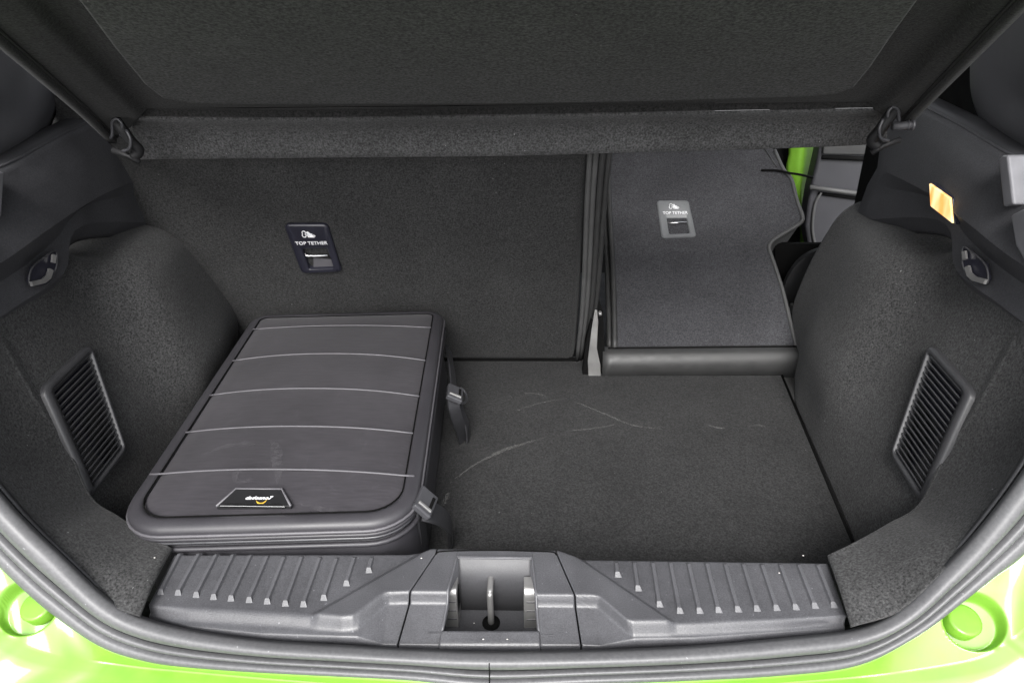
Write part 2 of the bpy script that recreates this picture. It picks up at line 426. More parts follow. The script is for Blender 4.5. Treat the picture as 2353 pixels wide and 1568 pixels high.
# centre loop
cx_ = U(1128, 1400, y=sy).x; zt = U(1128, 1352, y=sy).z
lp = [(cx_, sy-.006, ZP-.004), (cx_, sy-.006, zt-.008), (cx_, sy-.004, zt-.002), (cx_, sy+.002, zt), (cx_, sy+.014, zt), (cx_, sy+.020, zt-.004), (cx_, sy+.021, ZP)]
tube('striker', spline(lp, 5), .0036, M['metal'], car, n=12)
tube('striker_hole', [(cx_, sy-.006, ZP-.001), (cx_, sy-.006, ZP+.0012)], .0105, M['gap'], car, n=16)
for s, px in ((-1, 1034), (1, 1225)):
    x = U(px, 1405, y=sy).x-s*.003; y0 = sy-.012
    zt2 = U(px, 1342, y=sy).z
    prof_ = [(y0, ZP-.003), (y0, zt2-.010), (y0+.004, zt2-.002), (y0+.010, zt2+.001), (y0+.024, zt2), (y0+.026, zt2-.006), (y0+.026, ZP-.003)]
    br = prism('latch_bracket', [Vector((x, yy, zz)) for yy, zz in prof_], (1, 0, 0), .0078, M['metal'], car, .0014, .0078)
    prism('bracket_slot', [Vector((x-s*.0082, yy, zz)) for yy, zz in ((y0+.006, ZP+.018), (y0+.006, zt2-.014), (y0+.012, zt2-.008), (y0+.021, zt2-.008), (y0+.021, ZP+.018))], (-s, 0, 0), .0006, M['gap'], br)
    for q in (.25, .5, .75): box('bracket_notch', (x+.001, y0-.0003, ZP+(zt2-ZP)*q), (.011, .0008, .0012), M['buckle'], br, 0)
# ribs
ribs = [((1245, 675), (1095, 965)), ((1375, 675), (1215, 970)), ((1495, 680), (1340, 985)), ((1610, 680), (1460, 1000)), ((1730, 685), (1580, 1010)), ((1845, 690), (1705, 1020)), ((1960, 695), (1830, 1030)), ((2080, 695), (1955, 1045)), ((2205, 700), (2080, 1050)), ((2320, 705), (2220, 1005))]
ribs = [((a[0]*.3339, 1044.2+a[1]*.3339), (b[0]*.3339, 1044.2+b[1]*.3339)) for a, b in ribs]
ribs += [((785.1+a[0]*.3339, 1044.2+a[1]*.3339), (785.1+b[0]*.3339, 1044.2+b[1]*.3339)) for a, b in (((90, 700), (25, 905)), ((210, 700), (180, 815)), ((1887, 735), (1897, 845)), ((2010, 735), (2038, 940)), ((2137, 735), (2185, 1050)), ((2257, 735), (2325, 1095)))]
ribs += [((1566.8+a[0]*.3339, 1044.2+a[1]*.3339), (1566.8+b[0]*.3339, 1044.2+b[1]*.3339)) for a, b in (((40, 740), (120, 1095)), ((165, 740), (250, 1090)), ((290, 745), (385, 1085)), ((415, 745), (515, 1080)), ((545, 750), (650, 1075)), ((670, 750), (783, 1070)), ((795, 750), (915, 1060)), ((925, 750), (1045, 1055)))]
for (ax, ay), (bx, by) in ribs:
    zr = ZT-.0045
    A = U(ax, ay, z=zr); B = U(bx, by, z=zr); t = (B-A).normalized(); n = Vector((-t.y, t.x, 0))
    L = (B-A).length; vs = []; fs = []; st = []
    # cross sections along the rib: low far end, full height, bright ramp at the near end
    for d, w, h in ((-.001, .0016, -.001), (.001, .0026, .0012), (.004, .0028, .0030), (L-.006, .0028, .0036), (L-.0055, .0034, .0036), (L+.0005, .0046, -.0008)):
        p = A+t*d
        st.append([p-n*w*1.15+Vector((0, 0, -.001)), p-n*w*.62+Vector((0, 0, h)), p+n*w*.62+Vector((0, 0, h)), p+n*w*1.15+Vector((0, 0, -.001))])
    vs, fs = grid(st)
    par = sill if bx < 1170 else sill2
    o = mesh('rib', vs, fs, M['sill_rib'], par, smooth=False)

# ---- opening surface, seal, body apron
def G(p): return p.y-(.44+.3*(p.z-.12)+.12*p.x*p.x)
inner = [(-260, 700), (-180, 870), (-90, 1030), (0, 1144), (67, 1215), (134, 1278), (234, 1365), (314, 1411), (434, 1443), (600, 1466), (785, 1478), (950, 1487), (1125, 1493), (1350, 1490), (1600, 1480), (1800, 1463), (1962, 1443), (2067, 1398), (2168, 1311), (2251, 1224), (2352, 1094), (2430, 970), (2510, 820), (2580, 660)]
outer = [(-310, 830), (-220, 1010), (-110, 1180), (0, 1291), (67, 1355), (130, 1408), (234, 1478), (334, 1512), (434, 1527), (600, 1539), (785, 1548), (950, 1557), (1125, 1575), (1350, 1566), (1567, 1558), (1800, 1545), (1967, 1522), (2101, 1455), (2201, 1381), (2275, 1322), (2352, 1261), (2460, 1120), (2560, 960), (2640, 790)]
IN = [US(x, y+(11 if 150 < x < 2150 else 5), G) for x, y in inner]; OUT = [US(x, y, G) for x, y in outer]
IN = [Vector(p) for p in spline([tuple(p) for p in IN], 6)]; OUT = [Vector(p) for p in spline([tuple(p) for p in OUT], 6)]
def nrm(p): return Vector((-.24*p.x, 1, -.3)).normalized()*-1
def sealband(name, a, b, h, flat=.55, mat=None, jit=0):
    rows = []; n = 9
    for p, q in zip(IN, OUT):
        N = nrm(p); r = []
        for k in range(n):
            s = k/(n-1); u = a+(b-a)*s
            hh = h*(math.sin(math.pi*s)**flat)
            r.append(p.lerp(q, u)+N*(hh+.001)+Vector((0, 0, .3*hh)))
        for k in (1., 0.): r.append(p.lerp(q, a+(b-a)*k)-N*.006)
        rows.append(r)
    vs, fs = grid(rows, closed_u=True); m = len(rows[0]); fs += [tuple(range(m)), tuple(len(vs)-m+i for i in range(m))]
    return mesh(name, vs, fs, mat or M['rubber'], seal)
seal = mesh('weatherstrip', *grid([[p.lerp(q, u)-nrm(p)*.004 for u in (.06, .5, .98)] for p, q in zip(IN, OUT)]), M['gap'], car)
mod(seal, 'SOLIDIFY', thickness=.004)
sealband('seal_bulb', -.02, .44, .008, .6)
sealband('seal_band', .50, .70, .005, .45)
sealband('seal_lip', .715, 1.03, .006, .5)
# join seam of the seal at the middle
i0 = min(range(len(IN)), key=lambda i: abs(IN[i].x))
tube('seal_joint', [IN[i0].lerp(OUT[i0], u)+nrm(IN[i0])*(.0095 if u < .4 else .0066) for u in (.05, .22, .4, .55, .75, .98)], .0006, M['gap'], seal, n=5)
# body-coloured flange inside the seal (dark inner panel strip)
inn2 = [p+Vector((0, .02, .008)) for p in IN]
vs, fs = grid([[p-nrm(p)*.009+Vector((0, 0, -.006)) for p in IN], [Vector((p.x*.995, p.y+.014, p.z-.022)) for p in IN]])
o = mesh('inner_flange', vs, fs, M['trim'], seal); mod(o, 'SOLIDIFY', thickness=.002)
# green apron
cre = [(-330, 960), (-250, 1170), (-140, 1340), (0, 1444), (67, 1482), (140, 1505), (234, 1518), (334, 1531), (434, 1540), (600, 1555), (785, 1570), (950, 1586), (1125, 1600), (1350, 1594), (1567, 1584), (1800, 1566), (1967, 1552), (2101, 1536), (2234, 1512), (2300, 1480), (2352, 1441), (2500, 1300), (2620, 1110), (2700, 900)]
body_rows = []
OUTc = [US(x, y, G) for x, y in outer]
r_a = [p-nrm(p)*.006+Vector((0, .004, .006)) for p in OUTc]
r_b = [p+Vector((0, -.002, -.004)) for p in OUTc]
r_c = []; r_d = []; r_e = []; r_f = []
for p, c, oo in zip(OUTc, cre, outer):
    zc = p.z*.62+.02
    r_c.append(U(*c, z=min(zc, p.z-.012)))
for c, rc in zip(cre, r_c):
    d = Vector((rc.x*.25, -.10, 0)); r_d.append(rc+Vector((rc.x*.02, -.012, -.003))); r_e.append(rc+d*.55+Vector((0, 0, -.012))); r_f.append(rc+d*1.4+Vector((0, 0, -.10)))
ctrl = [r_a, r_b, r_c, r_d, r_e, r_f]
rows = [spline([tuple(p) for p in r], 24) for r in ctrl]
dense = []
segs = [3, 60, 5, 10, 8]
for i, ns in enumerate(segs):
    for k in range(ns):
        t = k/ns; dense.append([Vector(a)*(1-t)+Vector(b)*t for a, b in zip(rows[i], rows[i+1])])
dense.append([Vector(p) for p in rows[-1]])
# buffer recesses pressed into the apron
recs = []
for px, py in ((62, 1393), (2240, 1426)):
    best = None
    v = ray(px, py).normalized()
    for r in dense[3:66]:
        for p in r:
            d = (p-CP).cross(v).length
            if best is None or d < best[0]: best = (d, p.copy())
    recs.append(best[1])
for r in dense:
    for i, p in enumerate(r):
        for c in recs:
            d = (p-c).length
            if d < .05:
                k = 1-sst(.0235, .0278, d); r[i] = p+Vector((0, .35, -.9)).normalized()*.013*k
vs, fs = grid(dense)
body = mesh('rear_apron', vs, fs, M['paint'], car); mod(body, 'SOLIDIFY', thickness=.002, offset=-1)
tag(body, 'glossy green apron below the rubber seal')
for c in recs:
    n_ = Vector((0, -.35, .9)).normalized(); s = -1 if c.x < 0 else 1
    cc = c+Vector((-s*.006, .007, -.010))
    st = []
    for h, r in ((-.006, .0160), (.0070, .0160), (.0086, .0150), (.0090, .0125)):
        e1 = Vector((1, 0, 0)); e2 = n_.cross(e1).normalized()
        st.append([cc+n_*h+e1*(r*math.cos(a))+e2*(r*math.sin(a)) for a in np.linspace(0, 2*math.pi, 25)[:-1]])
    vs, fs = grid(st, closed_u=True); fs.append(tuple(len(vs)-24+i for i in range(24)))
    mesh('buffer_stop', vs, fs, M['paint'], body)

# ---- side linings
def X0(y): return .430+.087*y
def ztop(y): return .36-.055*sst(.82, 1.0, y)+.0*y
def wallx(y, z):
    # inner face of side lining: leans outwards
    base = X0(y)+.30*min(z, .45)
    return base
def side(s):
    R = s > 0
    def mir(p): return Vector((p.x*s, p.y, p.z))
    def UR(px, py, **k):   # point taken on the right-hand side, then mirrored
        if 'x' in k or 'y' in k or 'z' in k: p = U(px, py, **k)
        return mir(p)
    # wall with wheel arch
    ys = [.63, .665, .70, .75, .80, .84, .87, .90, .93, .96, 1.0, 1.05, 1.10, 1.15, 1.20, 1.23]
    rows = []
    for y in ys:
        k = sst(.84, .95, y)
        g_ = math.exp(-((y-1.0)/.11)**2)*.018*k
        L_ = .0 if R else .016
        pr = [(X0(y)+.003+.022*sst(1.05, 1.15, y), -.004), (X0(y)+.015*(1-k)+.006*k+.018*sst(1.05, 1.15, y), .05), (X0(y)+.036*(1-k)+(.012-L_)*k-g_*.5+.010*sst(1.05, 1.15, y), .12), (X0(y)+.060*(1-k)+(.036-L_)*k-g_*.85, .20)]
        # top part
        a = [(X0(y)+.084, .28), (X0(y)+.098, .33), (X0(y)+.100, .37), (X0(y)+.108, .40), (X0(y)+.118, .43)]
        b = [(X0(y)+.056-L_-g_, .262+g_*.3), (X0(y)+.074-L_-g_, .300+g_*.6), (X0(y)+.105-L_-g_*.8, .323+g_*.8), (X0(y)+.16, .334+g_*.7), (X0(y)+.30, .345+g_*.5)]
        pr = pr+[(p[0]*(1-k)+q[0]*k, p[1]*(1-k)+q[1]*k) for p, q in zip(a, b)]
        # rear end of arch closes against the seat
        rows.append([(s*(x+(.035*sst(.10, .16, z) if y < .65 else 0)), y, z) for x, z in pr])
    nr = len(rows)
    w = surf('side_trim', rows, M['carpet'], car, 6, 5, .004)
    # end cap of arch, turning outwards by the seat
    # lip carpet between seal and fold (right-hand coordinates)
    Opx = [(1955, 1441), (2067, 1398), (2168, 1311), (2251, 1224), (2352, 1094), (2430, 970), (2510, 820), (2580, 660)]
    Opt = [mir(US(x, y+16-6*(i < 1)+8*(i > 2), G)+Vector((0, .003, .004))) for i, (x, y) in enumerate(Opx)]
    F = [P13(1902, 1280), U(1966, 1249, z=.133), U(2043, 1206, z=.139), U(2114, 1160, z=.150)]
    # further up the fold melts into the wall
    for z, y in ((.19, .665), (.245, .67), (.30, .68), (.345, .69)): F.append(Vector((X0(y)+.30*z-.004, y, z)))
    F = [mir(p) for p in F]
    ctrl = []
    for i, (o_, f_) in enumerate(zip(Opt, F)):
        k = [0, .06, .35, .7, .95, 1.0]; r = []
        for t in k:
            p = o_.lerp(f_, t); b = .010*math.sin(math.pi*min(1, t*1.1)) if t < .9 else .002
            p = p+Vector((-s*.3, -.3, .8)).normalized()*b
            w_ = min(1, max(0, (i-2.5)/2))
            if w_ and t < .99:
                q0, q1, q2, q3 = o_, o_.lerp(f_, .25)+Vector((s*.018, 0, 0)), f_-Vector((s*.006, .07, 0)), f_
                bz_ = q0*(1-t)**3+q1*3*t*(1-t)**2+q2*3*t*t*(1-t)+q3*t**3
                p = p.lerp(bz_, w_)
            r.append(p)
        ctrl.append(r)
    low = ctrl
    nx_ = []
    for i, r in enumerate(low):   # inner return, dropping behind the fold to the floor or merging into the wall
        f_ = r[-1]
        if i < 4: dn = Vector((f_.x*1.03+s*.012, f_.y+.012, f_.z-.05)); dn2 = Vector((f_.x*1.05+s*.015, f_.y+.014, -.01))
        else: dn = f_+Vector((s*.012, .03, 0)); dn2 = f_+Vector((s*.04, .06, 0))
        r += [dn, dn2]
    lip = surf('lip_trim', low, M['carpet'], car, 6, 6, .004, fu=lambda P, n: spline(P[:-2], n)+lin(P[-3:], n)[1:])
    # vent on the wall: corner points on the plane of the lining
    n_ = Vector((1, -.087, -.30)).normalized(); pp = Vector((X0(.72)+.054, .72, .18))
    near, farr, c_, d_ = [UP(x, y, pp-n_*.0075, n_) for x, y in ((2236, 900), (2138, 792), (2050, 1045), (2122, 1158))]
    A, B, C, Dn = near, farr, c_, d_
    def bl(u, v, h=0): return mir(A*(1-u)*(1-v)+B*u*(1-v)+C*u*v+Dn*(1-u)*v-n_*h)
    def ring(u0, u1, v0, v1, ru, rv, h, n=6):
        out = []
        for cu, cv, a0 in ((u1-ru, v1-rv, 0), (u0+ru, v1-rv, 90), (u0+ru, v0+rv, 180), (u1-ru, v0+rv, 270)):
            for k in range(n+1):
                a = D2R(a0+90*k/n); out.append(bl(cu+ru*math.cos(a), cv+rv*math.sin(a), h))
        return out
    st = [ring(-.02, 1.02, -.01, 1.01, .14, .07, -.016), ring(-.02, 1.02, -.01, 1.01, .14, .07, .001), ring(0, 1, 0, 1, .13, .065, .0035), ring(.05, .975, .03, .975, .10, .045, .0045), ring(.115, .955, .055, .96, .06, .03, .0035), ring(.125, .95, .06, .955, .05, .025, -.006)]
    vs, fs = grid(st, closed_u=True)
    vent = mesh('vent', vs, fs, M['vent'], car)
    pl = ring(.11, .96, .05, .965, .05, .025, -.0055)
    mesh('vent_backing', pl, [tuple(range(len(pl)))], M['label'], vent, False)
    NS = 18
    for k in range(NS):
        v = .082+(.935-.082)*k/(NS-1); dv = .0275
        q = [bl(.12, v+dv*.9, -.0025), bl(.93, v+dv*.9, -.0025), bl(.93, v-dv*.4, .0025), bl(.12, v-dv*.4, .0025), bl(.12, v-dv*.75, .0018), bl(.93, v-dv*.75, .0018), bl(.12, v+dv*.2, -.005), bl(.93, v+dv*.2, -.005)]
        mesh('slat', q, [(0, 1, 2, 3), (3, 2, 5, 4), (4, 5, 7, 6), (6, 7, 1, 0), (0, 3, 4, 6), (1, 7, 5, 2)], M['vent'], vent, False)
    # upper plastic panel: upper face, undercut, lower face
    def pt(px, py, x): return mir(U(px, py, x=x))
    top = [pt(2560, 460, .600), pt(2420, 398, .605), pt(2310, 352, .61), pt(2210, 292, .615), pt(2110, 240, .62), pt(2040, 205, .62)]
    r1 = [pt(2560, 560, .590), pt(2420, 490, .592), pt(2310, 435, .595), pt(2210, 372, .60), pt(2110, 320, .61), pt(2030, 290, .62)]
    r2 = [pt(2560, 735, .575), pt(2430, 655, .575), pt(2316, 583, .577), pt(2227, 512, .583), pt(2130, 440, .595), pt(2018, 385, .612)]
    r3 = [pt(2560, 790, .595), pt(2430, 700, .595), pt(2300, 612, .597), pt(2222, 540, .60), pt(2150, 455, .608), pt(1995, 425, .618)]
    r4 = [pt(2560, 900, .582), pt(2430, 795, .584), pt(2300, 698, .588), pt(2200, 618, .592), pt(2160, 505, .605), pt(1966, 505, .624)]
    r5 = [p+Vector((s*.02, 0, -.025)) for p in r4]
    up = surf('upper_trim', [top, r1, r2, r3, r4, r5], M['upper'], car, 6, 4, .004, fv=lin); sharp(up, 16)
    tl = spline([tuple(p) for p in top], 6)
    # ledge behind the top edge
    vs, fs = grid([[Vector(p) for p in tl], [Vector(p)+Vector((s*.035, .01, .006)) for p in tl], [Vector(p)+Vector((s*.06, .01, -.03)) for p in tl]])
    o = mesh('ledge', vs, fs, M['trim'], up); mod(o, 'SOLIDIFY', thickness=.003)
    tube('ledge_edge', [Vector(p)+Vector((0, 0, .001)) for p in tl[4:-4]], .0022, M['upper'], up, n=8)
    # rear quarter trim / D pillar cover
    Pl = [[pt(2234, -120, .665), pt(2232, 0, .665), pt(2232, 120, .665), pt(2234, 215, .665), pt(2262, 285, .66), pt(2318, 325, .65), pt(2400, 368, .64)],
          [pt(2252, -120, .645), pt(2250, 0, .645), pt(2250, 110, .645), pt(2254, 200, .645), pt(2280, 262, .642), pt(2335, 300, .635), pt(2420, 335, .63)],
          [pt(2300, -120, .630), pt(2298, 0, .630), pt(2300, 80, .632), pt(2305, 150, .632), pt(2325, 205, .63), pt(2370, 235, .625), pt(2440, 260, .62)],
          [pt(2380, -150, .59), pt(2375, -40, .59), pt(2375, 40, .592), pt(2380, 110, .594), pt(2390, 170, .596), pt(2420, 205, .597), pt(2480, 230, .595)]]
    pi = surf('pillar_trim', Pl, M['pillar'], car, 5, 5, .004)
    e_ = [Vector(p)+Vector((s*.004, .004, -.002)) for p in Pl[0]]
    tube('pillar_seal', spline([tuple(p) for p in e_], 6), .004, M['gap'], pi, n=8)
    # black sheet standing in for the unlit cavity behind shelf
    prism('cavity_blackout', [pt(2060, 100, .74), pt(2400, 60, .74), pt(2400, 420, .74), pt(2060, 420, .74)], (-s, 0, 0), .01, M['gap'], car)
    # flange mouldings at the edge of the opening, coloured pale as if lit
    if R:
        q = [(2292, 366), (2302, 356), (2314, 356), (2320, 400), (2328, 470), (2303, 476), (2297, 420)]
        q2 = [(2318, 494), (2346, 480), (2400, 470), (2420, 700), (2352, 604), (2330, 566)]
    else:
        q = [(2320, 376), (2340, 374), (2372, 380), (2390, 480), (2326, 486), (2323, 430)]; q2 = [(2390, 500), (2420, 490), (2430, 700), (2400, 640)]
    fl_ = prism('flange_moulding', [pt(x, y, .578) for x, y in q], (-s, 0, 0), .03, M['flange'], car, .003)
    prism('flange_foot', [pt(x, y, .572) for x, y in q2], (-s, 0, 0), .03, M['flange'], fl_, .004)
    # hook in its recess
    hb = [pt(x, y, .583) for x, y in ((2212, 570), (2226, 574), (2262, 606), (2270, 640), (2262, 652), (2236, 650), (2220, 632), (2210, 600))]
    bz = tube('hook_bezel', spline([tuple(p) for p in hb], 5, True), .0013, M['trim'], car, True, 8)
    prism('hook_recess', hb, (-s, 0, 0), .004, M['label'], bz)
    hk = [pt(x, y, .579) for x, y in ((2222, 612), (2227, 630), (2238, 640), (2264, 647))]
    ribbon('hook', lin([tuple(p) for p in hk], 2), .006, .0035, M['metal'], bz, up=Vector((-s, 0, .3)))
    hk = [pt(x, y, .579) for x, y in ((2215, 577), (2217, 596))]
    ribbon('hook', [tuple(p) for p in hk], .005, .003, M['metal'], bz, up=Vector((-s, 0, .3)))
    return w, up
for s in (-1, 1): side(s)
# lit lamp on the right-hand upper trim
lq = [U(x, y, x=.585) for x, y in ((2138, 421), (2186, 455), (2191, 513), (2141, 474))]
lc = sum(lq, Vector())/4
lamp = prism('boot_lamp', [lc+(p-lc)*1.06 for p in lq], (-1, -.1, 0), .02, M['label'], car, .002)
prism('lamp_lens', lq, (-1, -.1, 0), .002, M['lamp'], lamp, .0015, .003)
tag(lamp, 'lit warm orange boot lamp')

# ---- wide rear seat back, upright
sp = Vector((0, 1.206, 0)); sn = Vector((0, -1, -.33)).normalized()      # carpeted face, normal towards the camera
seat = empty('wide_seat_back', (-.2, 1.21, 0), 'upright wide rear seat back in black carpet behind the suitcase, with a black tether plate', 'seat back')
def SP(x, y, h=0): return UP(x, y, sp+sn*h, sn)
R_top, R_bot = SP(1358, 300), SP(1322, 826)
pts = []
up_ = Vector((0, -.33, 1)).normalized()
bl_ = Vector((-.66, 1.206, 0)); br_ = Vector((R_bot.x, 1.206, 0)); tr_ = SP(1364, 200); tr_ = Vector((tr_.x, tr_.y, tr_.z)); tl_ = Vector((-.70, tr_.y, tr_.z))
o = []
for v in np.linspace(0, 1, 24):
    row = []
    for u in np.linspace(0, 1, 50):
        p = bl_.lerp(br_, u).lerp(tl_.lerp(tr_, u), v)
        bulge = .004*math.sin(math.pi*u)*math.sin(math.pi*min(1, v*1.2))+.0018*math.sin(u*17+v*5)*math.sin(v*9)
        row.append(p+sn*(bulge-.014*max(0, (u-.985)/.015)**2))
    o.append(row)
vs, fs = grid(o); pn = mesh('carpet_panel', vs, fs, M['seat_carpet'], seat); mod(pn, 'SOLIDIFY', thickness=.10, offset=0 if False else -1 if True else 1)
# make sure thickness grows away from the camera
if pn.data.polygons[600].normal.dot(sn) < 0: pn.modifiers[0].offset = 1
for dx, r, m_ in ((0.004, .0045, 'edge'), (.0135, .005, 'edge'), (.025, .0055, 'edge2'), (.036, .005, 'edge2')):
    A_ = Vector((R_bot.x+dx*.75, 1.204+dx*.5, .002)); B_ = Vector((tr_.x+dx, tr_.y+dx*.3, tr_.z))
    tube('edge_piping', [A_.lerp(B_, t)+sn*.002+Vector((.003*math.sin(t*6), 0, 0)) for t in np.linspace(0, 1, 16)], r, M[m_], seat, n=8, ry=r*.8)
# black strip painted in as the shadow along the seat foot
box('shadow_strip', ((bl_.x+br_.x)/2, 1.204, .004), (br_.x-bl_.x, .006, .006), M['gap'], seat, 0)

def text(s, size, mat, parent, origin, ex, ey, name='lettering', shear=0):
    cu = bpy.data.curves.new('lettering', 'FONT'); cu.body = s; cu.size = size; cu.align_x = 'CENTER'; cu.extrude = .0002; cu.shear = shear; cu.offset = size*.012
    ob = bpy.data.objects.new('t', cu); COL.objects.link(ob)
    dg = bpy.context.evaluated_depsgraph_get(); me = bpy.data.meshes.new_from_object(ob.evaluated_get(dg))
    bpy.data.objects.remove(ob)
    ex = Vector(ex).normalized(); ey = Vector(ey).normalized(); ez = ex.cross(ey)
    w = max(v.co.x for v in me.vertices)-min(v.co.x for v in me.vertices)
    for v in me.vertices: v.co = Vector(origin)+ex*v.co.x+ey*v.co.y+ez*v.co.z
    me.materials.clear(); o = link(name, me, mat, parent); return o, w

def tether(corn, mat, parent, pn_, open_mat, label):
    """corn = 4 outline points (tl,tr,br,bl); plate with icon, words, opening with bar"""
    tl, tr, br, bl = corn; n = pn_.normalized()
    def q(u, v, h=0): return tl*(1-u)*(1-v)+tr*u*(1-v)+br*u*v+bl*(1-u)*v+n*h
    def rr(u0, u1, v0, v1, ru, rv, h, k=4):
        out = []
        for cu, cv, a0 in ((u1-ru, v1-rv, 0), (u0+ru, v1-rv, 90), (u0+ru, v0+rv, 180), (u1-ru, v0+rv, 270)):
            for i in range(k+1): a = D2R(a0+90*i/k); out.append(q(cu+ru*math.cos(a), cv+rv*math.sin(a), h))
        return out
    ou = [rr(0, 1, 0, 1, .12, .07, -.003), rr(0, 1, 0, 1, .12, .07, .002), rr(.03, .97, .02, .98, .1, .06, .004)]
    ou += [rr(.19, .85, .46, .92, .06, .03, .004), rr(.22, .83, .48, .91, .05, .025, .0025), rr(.23, .82, .49, .90, .05, .025, -.012)]
    # upper face is carried by the ring between outline and opening
    vs, fs = grid(ou, closed_u=True)
    pl = mesh('tether_plate', vs, fs, mat, parent); sharp(pl, 40); tag(pl, label)
    b = rr(.18, .87, .47, .94, .05, .03, -.011); mesh('pocket_back', b, [tuple(range(len(b)))], M['gap'], pl, False)
    b = [q(.40, .66, -.006), q(.76, .66, -.006), q(.83, .90, -.001), q(.32, .90, -.001)]
    mesh('pocket_ramp', b+[p-n*.001 for p in b], [(0, 1, 2, 3), (7, 6, 5, 4), (0, 4, 5, 1), (1, 5, 6, 2), (2, 6, 7, 3), (3, 7, 4, 0)], open_mat, pl, False)
    tube('tether_bar', [q(.24, .57, .000), q(.28, .62, .004), q(.80, .62, .004)], .0023, M['bright'], pl, n=10)
    ex = (q(1, .3)-q(0, .3)).normalized(); ey = (q(.5, 0)-q(.5, 1)); ey = (ey-ex*ey.dot(ex)).normalized()
    W_ = (q(1, .3)-q(0, .3)).length
    t_, w = text('TOP TETHER', W_*.132, M['white'], pl, q(.5, .385, .0044), ex, ey)
    # child-seat pictogram from strokes
    o_ = q(.47, .185, .0046); k = W_*.047
    def st(pts, r): tube('pictogram', [o_+ex*(a*k)+ey*(b_*k) for a, b_ in pts], r*k, M['white'], pl, n=6)
    st([(-2.2, -1.3), (-2.6, -.4), (-2.1, .6), (-2.2, 1.6), (-1.6, 2.3), (-.7, 2.2), (-.4, 1.4), (-.9, .4), (-.6, -.6), (-1.2, -1.5), (-2.2, -1.3)], .25)
    st([(.0, 1.6), (.6, .9), (.8, -.2), (1.6, -.6), (3.0, -.7)], .55); st([(.5, 1.7), (1.4, .4), (2.6, .1)], .45)
    st([(-.2, .2), (.4, -1.4), (3.2, -1.5), (3.8, -.9), (3.1, -.1)], .25)
    return pl
tether([SP(x, y, .0085) for x, y in ((653, 514), (752, 514), (786, 622), (694, 626))], M['label'], seat, sn, M['case_rib'], 'black tether plate, the larger of the two')

# ---- narrow seat back, folded forward
FA = 40.
fsn = Vector((0, -math.sin(D2R(FA)), math.cos(D2R(FA))))
fp = Vector((0, 1.182, .058))
fs_ = empty('narrow_seat_back', (.33, 1.17, .0), 'narrow rear seat back tipped forward, its grey carpeted back with a pale tether plate', 'seat back')
def FP(x, y, h=0): return UP(x, y, fp+fsn*h, fsn)
outl = [(1412, 800), (1411, 720), (1407, 600), (1400, 480), (1395, 340), (1395, 300), (1765, 300), (1779, 345), (1800, 390), (1818, 412), (1831, 462), (1843, 495), (1839, 512), (1799, 537), (1774, 554), (1767, 571), (1779, 608), (1799, 671), (1824, 775), (1829, 794)]
ring0 = [FP(x, y) for x, y in outl]
cen = sum(ring0, Vector())/len(ring0)
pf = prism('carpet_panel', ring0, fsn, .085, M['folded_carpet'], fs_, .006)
# rolled end facing the boot
A_, B_ = FP(1396, 801), FP(1836, 797)
prof = []
for k in range(13):
    a = math.pi*(k/12); prof.append((math.sin(a)**.55*.013, math.cos(a)*.029-.026))
pathr = [A_.lerp(B_, t) for t in np.linspace(-.03, 1.0, 24)]
sweep('rolled_end', pathr, [(a, b) for a, b in [(-x, z) for x, z in prof]][::1]+[(.03, -.057), (.03, .003)], M['edge2'], fs_, up=Vector((0, 0, 1)))
tube('seam', [A_.lerp(B_, t)+Vector((0, -.004, .0035)) for t in np.linspace(0, 1, 8)], .0016, M['gap'], fs_, n=6)
nt_ = [FP(x, y, .001) for x, y in outl[7:]]
tube('piping', spline([tuple(p) for p in nt_], 4), .0038, M['edge'], fs_, n=8)
nl = [FP(x, y, .001) for x, y in outl[:6]]
tube('piping', spline([tuple(p) for p in nl], 4), .0055, M['edge2'], fs_, n=8)
nl = [FP(x-12, y, -.018) for x, y in outl[:6]]
tube('piping', spline([tuple(p) for p in nl], 4), .0065, M['edge2'], fs_, n=8)
tether([FP(x, y) for x, y in ((1508, 462), (1581, 462), (1599, 545), (1520, 548))], M['label_grey'], fs_, fsn, M['pillar'], 'pale grey tether plate, the smaller of the two')
tube('seam', [FP(1755, 340, .001), FP(1785, 385, .001)], .0015, M['edge2'], fs_, n=6)
# small elastic cord
tube('cord', spline([tuple(FP(1748, 391, .003)), tuple(FP(1785, 392, .006)), tuple(FP(1815, 398, .010)), tuple(FP(1840, 402, .004)), tuple(FP(1866, 408, -.01))], 5), .0026, M['gap'], fs_, n=7)

# striker/hinge blade between the seats
yl = U(1365, 865, z=.002).y
hz = U(1372, 712, y=yl+.02).z
q = [(1352, 866), (1380, 866), (1379, 838), (1371, 800), (1374, 740), (1372, 712), (1366, 712), (1358, 760), (1350, 830)]
HP = lambda x, y: UP(x, y, Vector((0, yl, 0)), Vector((0, -1, .14)))
hb = prism('seat_hinge', [HP(x, y) for x, y in q], (0, -1, .14), .003, M['metal'], car, .0008)
prism('hinge_cover', [HP(x, y)+Vector((0, .005, 0)) for x, y in ((1338, 866), (1352, 868), (1350, 830), (1362, 742), (1358, 738), (1346, 790))], (0, -1, .1), .02, M['gap'], hb)
prism('hinge_cover', [HP(x, y)+Vector((0, .008, 0)) for x, y in ((1372, 868), (1392, 868), (1386, 720), (1376, 690), (1372, 740))], (0, -1, .1), .004, M['gap'], hb)
c = HP(1379, 722); tube('hinge_pin', [c, c+Vector((0, .02, 0))], .0035, M['metal'], hb, n=10)

